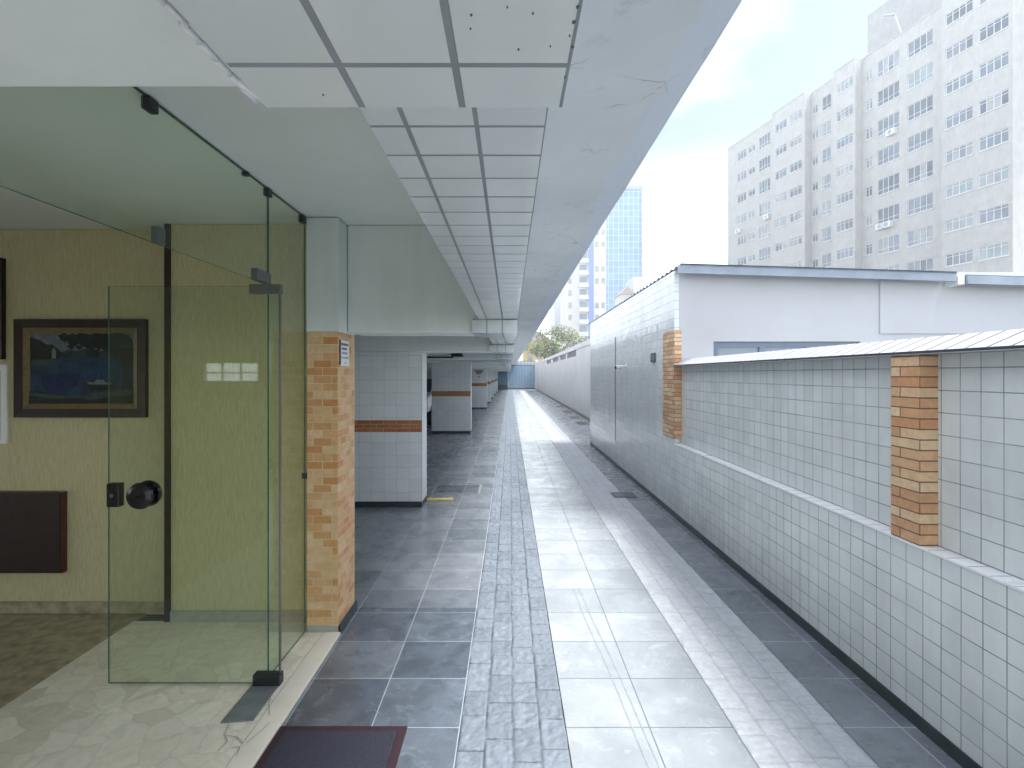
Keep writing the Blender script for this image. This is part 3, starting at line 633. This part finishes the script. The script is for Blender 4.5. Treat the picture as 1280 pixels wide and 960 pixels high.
for a, b in zip(ysr, ysr[1:]):
    for x0, x1, top in ((1.853, 4.86, 0), (4.95, 13.1, -.03)):
        for dz in (.0, .012):
            p = [(x0, a, roofz(x0)+wv(a)+dz+top), (x1, a, roofz(x1)+wv(a)+dz+top), (x1, b, roofz(x1)+wv(b)+dz+top), (x0, b, roofz(x0)+wv(b)+dz+top)]
            rf.face(p if dz else p[::-1])
rfo = rf.build('roof', 'roofgrey', ob)
fa = MB()
for x0, x1, d, yy in ((1.84, 4.86, 0, 5.74), (4.95, 13, -.03, 5.70)):
    fa.prism([(x0, roofz(x0)-.078+d), (x1, roofz(x1)-.078+d), (x1, roofz(x1)+.012+d), (x0, roofz(x0)+.012+d)], 'y', yy, yy+.03)
fa.build('fascia', 'roofgrey', rfo)
MB().box(4.868, 4.942, 5.73, 5.92, roofz(4.9)-.115, roofz(4.9)-.02).build('eave_bracket', 'white', rfo, bev=.004)
# things on the tiled wall
cv = thing('security_camera', 'small white security camera on the tiled outbuilding wall', 'camera', (1.85, 8.4, 1.70))
MB().tube((1.849, 8.38, 1.735), (1.79, 8.36, 1.722), .013, .012, 12).tube((1.849, 8.38, 1.735), (1.841, 8.38, 1.735), .035, .035, 18).build('bracket', 'white', cv)
MB().tube((1.80, 8.37, 1.722), (1.675, 8.33, 1.708), .028, .030, 18).build('body', 'white', cv, smooth=False)
MB().tube((1.675, 8.33, 1.708), (1.668, 8.328, 1.707), .026, .024, 18).build('lens', 'black', cv)
sb = thing('switch_box', 'small dark wall box beside the tall brick pilaster', 'wall box', (1.85, 6.78, 1.76))
MB().box(1.828, 1.849, 6.68, 6.86, 1.755, 1.875).build('case', 'gatedark', sb, bev=.004)
MB().box(1.824, 1.8278, 6.70, 6.76, 1.78, 1.85).build('button', 'greyink', sb)

# ------------------------------------------------------------------ far wall, gate, pillar
fw_ = thing('far_wall', 'pale grey wall with small high vents beyond the tiled outbuilding', 'wall', (2.85, 30, 0))
XF = 2.75
m = MB().box(XF, 2.95, 12.1, YE, 0, 2.36).box(XF-.03, 2.97, 12.1, YE, 2.62, 2.80)
vents = [(21.8, 25.3), (25.9, 28.9), (29.8, 33.6), (35, 39)]; y = 12.1
for a, b in vents + [(YE, YE)]: m.box(XF, 2.95, y, a, 2.36, 2.62); y = b
m.build('wall_face', 'farwall', fw_)
for a, b in vents: 
    v = MB().box(XF+.08, XF+.12, a, b, 2.36, 2.62)
    for k in range(4): v.box(XF+.03, XF+.08, a, b, 2.38+k*.06, 2.395+k*.06)
    v.build('vent', 'ventgrey', fw_)
MB().box(XF-.025, XF-.001, 12.1, 12.5, 0, 2.619).build('pilaster', 'white_wall', fw_)
MB().box(XF-.012, XF-.001, 12.5, YE, 0, .10).build('skirting', 'greyink', fw_)
gt = thing('blue_gate', 'tall blue sheet metal gate closing the far end of the driveway', 'gate', (1.2, YE, 0))
m = MB()
for k in range(9): m.box(-.14+k*.3, -.14+k*.3+.29, YE, YE+.04, .25, 2.46)
m.build('panel', 'gateblue', gt)
for a, b in ((.10, .249), (2.461, 2.53), (2.90, 2.95)): MB().box(-.16, 2.56, YE-.01, YE+.06, a, b).build('rail', 'gatedark', gt)
m = MB()
for k in range(19): m.box(-.13+k*.145, -.07+k*.145, YE+.01, YE+.04, 2.53, 2.90)
m.build('bars', 'gatedark', gt)
gt2 = thing('side_gate', 'darker teal gate panel under the garage ceiling beside the blue gate', 'gate', (-.7, YE, 0))
MB().box(-1.3, -.18, YE+.3, YE+.34, .55, 2.05).build('panel', 'gateteal', gt2)
for a, b in ((.02, .549), (2.051, 2.2)): MB().box(-1.3, -.18, YE+.29, YE+.36, a, b).build('rail', 'gatedark', gt2)
m = thing('garage_end_wall', 'grey end wall closing the garage behind the far columns', 'wall', (-5, YE+.5, 0))
MB().box(-9, -1.32, YE+.3, YE+.5, 0, ZC-.004).build('wall_face', 'farwall', m)
gpil = thing('gate_pillar', 'white pillar where the far wall meets the blue gate', 'pillar', (2.75, YE-.2, 0))
MB().box(2.57, 2.749, YE-.5, YE+.1, 0, 2.98).build('shaft', 'white_wall', gpil)
MB().box(2.54, 2.9, YE-.53, YE+.13, 2.981, 3.06).build('cap', 'white_wall', gpil)
bwl = tag(MB().box(-3, 12, YE+3, YE+3.3, 0, 2.75).box(-3, 12, YE+2.96, YE+3.34, 2.751, 3.0).build('street_wall', 'white_wall', origin=(4, YE+3, 0)), 'long white wall with a coping just beyond the blue gate', 'wall')

# ------------------------------------------------------------------ floor fittings and garage items
mc = thing('inspection_cover', 'slate inspection cover with metal rim beside the first tiled column', 'floor cover', (-.74, 7.35, 0))
MB().box(-1.03, -.43, 7.08, 7.62, .001, .004).build('lid', 'slate', mc)
MB().box(-1.06, -1.031, 7.05, 7.65, .001, .007).box(-.429, -.40, 7.05, 7.65, .001, .007).box(-1.031, -.429, 7.05, 7.079, .001, .007).box(-1.031, -.429, 7.621, 7.65, .001, .007).build('rim', 'greyink', mc)
tag(MB().box(-1.045, -.72, 6.66, 6.74, .001, .028).build('yellow_floor_bar', 'yellow', origin=(-.88, 6.7, 0), bev=.006), 'yellow painted bar on the paving at the corner of the tiled column', 'bar')
dr = thing('drain_grate', 'small dark drain grate in the worn paving near the tiled wall', 'drain', (1.5, 7.0, 0))
m = MB().box(1.36, 1.66, 6.86, 6.88, .006, .012).box(1.36, 1.66, 7.10, 7.12, .006, .012).box(1.36, 1.38, 6.881, 7.099, .006, .012).box(1.64, 1.66, 6.881, 7.099, .006, .012)
m.build('rim', 'gatedark', dr)
m = MB()
for k in range(9): m.box(1.39+k*.028, 1.40+k*.028, 6.88, 7.10, .005, .010)
m.build('bars', 'greyink', dr)
for k, (Y, X, lb) in enumerate(((17.3, 2.36, 'nearest'), (19.6, 2.40, 'second nearest'), (22.4, 2.44, 'third'), (26.4, 2.48, 'farthest'))):
    o = MB().box(X-.16, X+.2, Y-.45, Y+.45, .001, .008)
    for j in range(6): o.box(X-.14, X+.18, Y-.40+j*.15, Y-.33+j*.15, .0081, .016)
    tag(o.build('channel_grate', 'greyink', origin=(X, Y, 0)), lb+' of the grey channel grates along the far grey wall', 'drain', 'channel grates by the far wall')
lf = thing('lamp_box', 'black lamp box hanging under the garage ceiling before the second tiled column', 'lamp', (-.98, 9.1, 1.9))
MB().prism([(-1.0, 1.905), (-.80, 1.905), (-.83, 1.985), (-1.0, 1.985)], 'y', 9.0, 9.2).build('housing', 'black', lf)
MB().tube((-.92, 9.1, 1.985), (-.92, 9.1, ZC-.001), .008).build('rod', 'darksteel', lf)
cd = tag(MB().tube((-6, 9.28, 1.90), (-.99, 9.28, 1.90), .014).build('ceiling_conduit', 'darksteel', origin=(-3, 9.28, 1.9)), 'dark pipe running along the low garage beam to the lamp box', 'pipe')
ts = thing('triangle_sign', 'white plate with a dark inverted triangle on a far tiled column', 'sign', (-1.45, 24.48, 1.45))
MB().box(-1.72, -1.14, 24.47, 24.497, 1.42, 1.84).build('plate', 'white', ts)
MB().face([(-1.66, 24.467, 1.80), (-1.20, 24.467, 1.80), (-1.34, 24.467, 1.61), (-1.52, 24.467, 1.61)][::-1]).build('triangle', 'greyink', ts)
MB().box(-1.48, -1.38, 24.466, 24.468, 1.46, 1.52).build('dot', 'greyink', ts)
# parked car glimpsed between the columns
ca = thing('parked_car', 'white car parked in the dark gap behind the first tiled column', 'car', (-3.3, 18, 0))
prof = [(15.9, .45), (15.85, .75), (16.1, .92), (17.1, 1.02), (17.9, 1.45), (19.2, 1.47), (19.9, 1.05), (20.1, .8), (20.05, .45)]
b = MB(); sec = [(-4.15, .08), (-4.05, 0), (-2.5, 0), (-2.4, .08)]
b.prism(prof, 'x', -4.1, -2.45)
b.build('body', 'carwhite', ca, bev=.05)
for x in (-4.105, -2.445):
    wq = MB().prism([(17.3, 1.04), (17.95, 1.39), (19.1, 1.40), (19.6, 1.06)], 'x', x-.004, x+.004).build('side_window', 'carglass', ca)
MB().prism([(17.08, 1.035), (17.86, 1.435), (17.84, 1.45), (17.06, 1.05)], 'x', -4.0, -2.55).build('windscreen', 'carglass', ca)
for x in (-4.12, -2.60):
    for y in (16.6, 19.3):
        wl = MB().tube((x, y, .31), (x+.17, y, .31), .31, .31, 24).build('wheel', 'rubber', ca)
        MB().tube((x-.004, y, .31), (x+.174, y, .31), .18, .18, 16).build('rim', 'steel', wl)
for x in (-3.95, -2.75): MB().box(x, x+.2, 15.84, 15.9, .68, .80).build('headlight', 'white', ca, bev=.02)

# ------------------------------------------------------------------ apartment block across the yards
SL = .226; A0 = 46.2
def fy(px, c): return (A0+c)/((px-CX)/F+SL)
def FP(Y, c, z): return (A0-SL*Y+c*.951, Y+c*.215, z)    # c = depth behind the projecting bays
ab = thing('apartment_block', 'tall pale apartment block with rows of windows and stepped bays', 'building', (34, 52, 0))
REC = .92; TOP = 33.0
rows = [31.0-2.85*k for k in range(11)]
secs = [  # x-range in the photo, depth, columns (x0, x1, height)
    (911, 965, REC, [(923, 934, 1.1), (937, 945, .8), (950, 964, 1.5)]),
    (965, 1006, 0, [(969, 983, .95), (987, 1002, .95)]),
    (1006, 1041, REC, [(1017, 1024, .85), (1029.5, 1040.5, 1.45)]),
    (1041, 1069, 0, [(1045.5, 1066, 1.0)]),
    (1069, 1177, REC, [(1084, 1092.5, 1.0), (1099, 1126.5, 1.5), (1137, 1169, 1.4)]),
    (1177, 1266, 0, [(1182, 1216, 1.0), (1223.5, 1261, 1.05)])]
wall = MB(); wins = []; bY = []
for (xa, xb, c, cols) in secs:
    Ya, Yb = fy(xa, 0 if xa != 911 else c), fy(xb, 0); bY.append((Ya, Yb, c))
    cy = [(fy(p, c), fy(q, c), h) for p, q, h in cols]
    y = Ya
    def q(y0, y1, z0, z1): wall.face([FP(y0, c, z0), FP(y1, c, z0), FP(y1, c, z1), FP(y0, c, z1)])
    for (p, s, h) in cy:
        q(y, p, 0, TOP); zt = TOP
        for r in rows:
            zb, zt2 = r-h/2, r+h/2
            q(p, s, zt2, zt); zt = zb; wins.append((p, s, zb, zt2, c, h))
            d = c+.16
            wall.face([FP(p, c, zb), FP(s, c, zb), FP(s, d, zb), FP(p, d, zb)]); wall.face([FP(p, c, zt2), FP(p, d, zt2), FP(s, d, zt2), FP(s, c, zt2)])
            wall.face([FP(p, c, zb), FP(p, d, zb), FP(p, d, zt2), FP(p, c, zt2)]); wall.face([FP(s, c, zb), FP(s, c, zt2), FP(s, d, zt2), FP(s, d, zb)])
        q(p, s, 0, zt); y = s
    q(y, Yb, 0, TOP)
for (a, b) in zip(bY, bY[1:]):
    Yx = a[1]; wall.face([FP(Yx, 0, 0), FP(Yx, REC, 0), FP(Yx, REC, TOP), FP(Yx, 0, TOP)])
Yf, Yn = bY[0][0], bY[-1][1]; D = 14
wall.face([FP(Yn, 0, 0), FP(Yn, D, 0), FP(Yn, D, TOP), FP(Yn, 0, TOP)]); wall.face([FP(Yf, REC, 0), FP(Yf, D, 0), FP(Yf, D, TOP), FP(Yf, REC, TOP)])
wall.face([FP(Yn, D, 0), FP(Yf, D, 0), FP(Yf, D, TOP), FP(Yn, D, TOP)])
for (a, b, c) in bY: wall.face([FP(a, c, TOP), FP(b, c, TOP), FP(b, D, TOP), FP(a, D, TOP)])
wall.build('facade', 'tower_wall', ab)
par = MB()
for (a, b, c) in bY:
    for (c0, c1, z0, z1) in ((c-.05, c+.22, TOP+.001, TOP+.12),):
        P = [FP(a, c0, z0), FP(b, c0, z0), FP(b, c1, z0), FP(a, c1, z0), FP(a, c0, z1), FP(b, c0, z1), FP(b, c1, z1), FP(a, c1, z1)]
        for f in ((0,1,2,3),(4,5,6,7),(0,1,5,4),(1,2,6,5),(2,3,7,6),(3,0,4,7)): par.face([P[k] for k in f])
par.build('parapet', 'tower_wall', ab)
ph = MB(); c0 = 3.6; Yp = fy(1093, c0); Yq = 33
P = [FP(Yp, c0, TOP), FP(Yq, c0, TOP), FP(Yq, 10, TOP), FP(Yp, 10, TOP)]; P += [(x, y, 39.0) for x, y, z in P]
for f in ((0,1,5,4),(1,2,6,5),(2,3,7,6),(3,0,4,7),(4,5,6,7)): ph.face([P[k] for k in f])
ph.build('penthouse', 'penthouse', ab)
def winmesh(p, s, zb, zt, c, h, m, mp=None, mi=0):
    # white aluminium sash: outer frame, mullions, one transom
    d0, d1 = c+.05, c+.10; wd = abs(s-p)*1.025; t = .05/1.025
    lo, hi = min(p, s), max(p, s); n = 2 if wd < 1.3 else (3 if wd < 1.9 else (4 if wd < 3.2 else 5))
    def bar(a, b, z0, z1):
        Q = [FP(a, d0, z0), FP(b, d0, z0), FP(b, d1, z0), FP(a, d1, z0)]; Q += [(x, y, z1) for x, y, z in Q]
        for f in ((0,1,5,4),(1,2,6,5),(3,0,4,7),(4,5,6,7),(3,2,1,0)): m.face([Q[k] for k in f], mi)
    bar(lo, hi, zb, zb+.05); bar(lo, hi, zt-.05, zt)
    Q = [FP(lo-.05, c-.07, zb-.07), FP(hi+.05, c-.07, zb-.07), FP(hi+.05, c+.02, zb-.07), FP(lo-.05, c+.02, zb-.07)]; Q += [(x, y, z+.068) for x, y, z in Q]
    for f in ((0,1,5,4),(1,2,6,5),(3,0,4,7),(4,5,6,7),(3,2,1,0)): m.face([Q[k] for k in f], mi)
    zm = zt-(zt-zb)*.24 if h < 1.2 else zb+(zt-zb)*.3
    bar(lo, hi, zm-.02, zm+.02)
    for k in range(n+1):
        y = lo+(hi-lo-t)*k/n; bar(y, y+t, zb+.05, zt-.05)
wr = random.Random(21)
def dist_px(wn):
    p, s, zb, zt, c, h = wn; Y = (p+s)/2; z = (zb+zt)/2
    return CY-(z-H)*F/Y
vis = [wn for wn in wins if dist_px(wn) < 352 and dist_px(wn) > -12]
vis = sorted(vis, key=lambda wn: min(wn[0], wn[1]))[:100]
for wn in vis:
    p, s, zb, zt, c, h = wn
    m = MB(); winmesh(*wn, m)
    f = m.build('window', 'frame_white', ab)
    pm = wr.choice(['pane_a', 'pane_a', 'pane_a', 'pane_b', 'pane_c', 'pane_g'])
    n = 4; q = MB(); split = wr.random()
    lo, hi = min(p, s), max(p, s)
    for k in range(n):
        a, b = lo+(hi-lo)*k/n, lo+(hi-lo)*(k+1)/n; mi = 1 if wr.random() < .25 else 0
        dd = c+.085
        q.face([FP(a, dd, zb), FP(b, dd, zb), FP(b, dd, zt), FP(a, dd, zt)], mi)
    q.build('pane', [pm, wr.choice(['pane_b', 'pane_c', 'pane_a'])], f)
rest = [wn for wn in wins if wn not in vis]
m = MB()
for wn in rest:
    winmesh(*wn, m, mi=0); p, s, zb, zt, c, h = wn; m.face([FP(p, c+.085, zb), FP(s, c+.085, zb), FP(s, c+.085, zt), FP(p, c+.085, zt)], 1)
o = m.build('lower_windows', ['frame_white', 'pane_a'], ab); o['kind'] = 'stuff'
def aircon(px, z, c, label):
    Y = fy(px, c); a = thing('air_conditioner', label, 'air conditioner', FP(Y, c-.2, z), 'air conditioners on the apartment facade')
    x, y, z = FP(Y, c-.22, z)
    b = MB(); Q = [FP(Y-.4, c-.45, z), FP(Y+.4, c-.45, z), FP(Y+.4, c-.03, z), FP(Y-.4, c-.03, z)]; Q += [(i, j, z+.55) for i, j, k in Q]
    for f in ((0,1,5,4),(1,2,6,5),(2,3,7,6),(3,0,4,7),(4,5,6,7),(3,2,1,0)): b.face([Q[k] for k in f])
    b.build('casing', 'white', a, bev=.02)
    fc = Vector(FP(Y, c-.452, z+.28)); nn = Vector((-.951, -.215, 0))
    MB().tube(fc, fc+nn*.02, .2, .2, 18).build('fan_grille', 'ventgrey', a)
aircon(1119, 24.0, REC, 'air conditioner under the upper wide window in the middle of the apartment facade')
aircon(1106, 15.45, REC, 'air conditioner low on the apartment facade, left one of a close pair')
aircon(1114.5, 15.45, REC, 'air conditioner low on the apartment facade, right one of a close pair')
aircon(926, 20.6, REC, 'air conditioner near the far corner of the apartment facade')
aircon(962, 20.9, REC, 'air conditioner on the far recessed bay beside the projecting bay')
rl = thing('roof_lamp', 'thin lamp arm leaning out from the apartment block roof', 'lamp', FP(fy(1138, 2.5), 2.5, TOP))
p0 = Vector(FP(fy(1138, 2.5), 2.5, TOP)); p1 = Vector(FP(fy(1123, 1.5), 1.5, TOP+2.6))
MB().tube(p0, p1, .06, .05, 8).build('arm', 'frame_white', rl); MB().tube(p1, p1+Vector((-.9, .3, .1)), .12, .08, 10).build('lamp_head', 'ventgrey', rl)

# ------------------------------------------------------------------ distant towers
def at(px, py, Y): return ((px-CX)*Y/F, Y, H+(CY-py)*Y/F)
def towermat(name, c1, c2, mcol, bw, bh, ms, rough):
    return tiles(name, bw, bh, ms, [(0, c1), (1, c2)], mcol, (0, 0, 0), 0, rough, .12, .05, 0, 0)
M['curtain'] = towermat('blue curtain wall', (.14, .28, .45), (.22, .37, .54), (.36, .47, .58), 1.5, 1.9, .10, .12)
gtw = thing('glass_tower', 'distant pale blue glass office tower above the tiled wall', 'building', (32, 160, 0))
x0, x1, zt = at(757, 0, 160)[0], at(803, 0, 160)[0], at(0, 232, 160)[2]
MB().box(x0, x1, 160, 178, 0, zt-1.2).build('curtain_wall', 'curtain', gtw)
MB().box(x0-.3, x1+.4, 159.7, 178.3, zt-1.2, zt).build('cornice', 'roofgrey', gtw)
MB().box(x1-.2, x1+.5, 159.6, 160.4, 0, zt-1.21).build('corner_fin', 'frame_white', gtw)
def block(name, label, Y, xa, xb, top, depth, wallm, floor_h, win, extras=None):
    t = thing(name, label, 'building', ((at(xa, 0, Y)[0]+at(xb, 0, Y)[0])/2, Y, 0))
    X0, X1, Z = at(xa, 0, Y)[0], at(xb, 0, Y)[0], at(0, top, Y)[2]
    MB().box(X0, X1, Y, Y+depth, 0, Z).build('walls', wallm, t)
    return t, X0, X1, Z
t, X0, X1, Z = block('balcony_tower', 'distant white tower with balconies and a tall blue stripe', 130, 708, 757.5, 205, 16, 'creamwall', 3, None)
s0, s1 = at(735, 0, 130)[0], at(742, 0, 130)[0]
MB().box(s0, s1, 129.6, 129.99, 0, Z).build('blue_stripe', 'bluestripe', t)
k = 0; z = 2.0
while z < Z-3:
    MB().box(s0-2.3, s0-.01, 129.0, 129.99, z, z+1.0).build('balcony', 'white_wall', t)
    w_ = MB().box(s0-2.1, s0-.3, 129.95, 129.99, z+1.05, z+2.6).build('window', 'pane_a', t)
    for a in (s1+.4, s1+1.9): MB().box(a, a+.9, 129.95, 129.99, z+.9, z+2.3).build('window', 'pane_b' if (k % 3) else 'pinkwall', t)
    MB().box(X0+.5, X0+1.3, 129.95, 129.99, z+.9, z+2.3).build('window', 'pane_b', t)
    z += 3.0; k += 1
t, X0, X1, Z = block('terraced_block', 'distant lower block with long white balconies left of the blue striped tower', 150, 693, 716, 364, 14, 'white_wall', 3, None)
for k in range(8):
    zz = 2+k*3.0
    if zz+2.6 < Z:
        MB().box(X0+2.2, X1, 149.0, 149.99, zz, zz+1.1).build('balcony', 'white_wall', t); MB().box(X0+2.3, X1-.2, 149.94, 149.99, zz+1.12, zz+2.7).build('window', 'pane_a', t)
MB().box(X0+4.2, X1, 150.5, 158, Z, Z+2.6).build('roof_room', 'farwall', t)
t = thing('ochre_house', 'small ochre house with tan roof glimpsed beyond the blue gate', 'building', (3, 75, 0))
a, b = at(655, 0, 75)[0], at(686, 0, 75)[0]
MB().box(a, b, 75, 82, 0, at(0, 425, 75)[2]).build('walls', 'ochre', t)
MB().prism([(a-.4, at(0, 426, 75)[2]), (b+.4, at(0, 426, 75)[2]), ((a+b)/2, at(0, 414, 75)[2])], 'y', 74.6, 82.4).build('roof', 'tanroof', t)
for k in range(2): MB().box(a+.5+k*1.3, a+1.2+k*1.3, 74.95, 74.99, 3.2, 4.6).build('window', 'pane_b', t)
# mid buildings peeping over the outbuilding roof
t = thing('brown_house', 'distant tan and grey roofs peeping over the outbuilding before the glass tower', 'building', (20, 110, 0))
a, b = at(776, 0, 110)[0], at(792, 0, 110)[0]
MB().box(a, b, 110, 116, 0, at(0, 368, 110)[2]).build('walls', 'creamwall', t)
MB().prism([(a-.3, at(0, 368, 110)[2]), (b+.3, at(0, 368, 110)[2]), ((a+b)/2, at(0, 358, 110)[2])], 'y', 109.6, 116).build('roof', 'tanroof', t)
MB().box(b+.2, b+2.0, 111, 118, 0, at(0, 346, 111)[2]).build('annex', 'farwall', t)

# ------------------------------------------------------------------ tree beyond the gate
tr_ = thing('street_tree', 'broad light green street tree beyond the far wall', 'tree', at(688, 468, 60)[:2]+(0,))
bx, by = tr_.location.x, tr_.location.y
tk = MB(); tk.tube((bx, by, 0), (bx+.1, by, 3.2), .24, .16, 12)
limbs = []
lr = random.Random(4)
for k in range(11):
    a = k*2.4; p1 = Vector((bx+.1, by, 2.2+k*.12)); p2 = p1+Vector((math.cos(a)*lr.uniform(1.2, 2.6), math.sin(a)*lr.uniform(1, 2.2), lr.uniform(1.2, 3.2)))
    mid = (p1+p2)/2+Vector((0, 0, -.2)); tk.tube(p1, mid, .09, .06, 7); tk.tube(mid, p2, .06, .02, 7); limbs.append(p2)
tk.build('trunk', 'bark', tr_)
lv = MB(); cl = []
for p in limbs: cl += [(p, lr.uniform(.7, 1.2))]
for k in range(26):
    a = lr.uniform(0, 6.28); r = lr.uniform(.3, 3.2); cl.append((Vector((bx+.6+math.cos(a)*r*1.05, by+math.sin(a)*r, 4.6+lr.uniform(-1.5, 2.2)*(1-.18*r))), lr.uniform(.5, 1.0)))
for c, r in cl:
    mi0 = lr.choice([0, 0, 1, 1, 2])
    for j in range(170):
        d = Vector((lr.gauss(0, 1), lr.gauss(0, 1), lr.gauss(0, .75))).normalized()*r*lr.uniform(.5, 1)**.6
        p = c+d; s = lr.uniform(.07, .15); u = Vector((lr.gauss(0, 1), lr.gauss(0, 1), lr.gauss(0, .5))).normalized(); v = u.orthogonal().normalized()
        lv.face([p-u*s, p+v*s*.55, p+u*s, p-v*s*.55], mi0 if lr.random() < .7 else lr.choice([0, 1, 2]))
lv.build('crown', ['leaf_a', 'leaf_b', 'leaf_c'], tr_)

# ------------------------------------------------------------------ air
hm = bpy.data.materials.new('haze'); hm.use_nodes = True; t = hm.node_tree; t.nodes.clear()
o_ = N(t, 'ShaderNodeOutputMaterial'); pv = N(t, 'ShaderNodeVolumePrincipled')
pv.inputs['Color'].default_value = (.93, .96, 1, 1); pv.inputs['Density'].default_value = .0022; pv.inputs['Anisotropy'].default_value = .2
t.links.new(pv.outputs[0], o_.inputs['Volume']); M['haze'] = hm
hb = MB().box(-92, 232, -42, 262, -1.3, 62).build('haze', 'haze'); struct(hb, 'stuff')
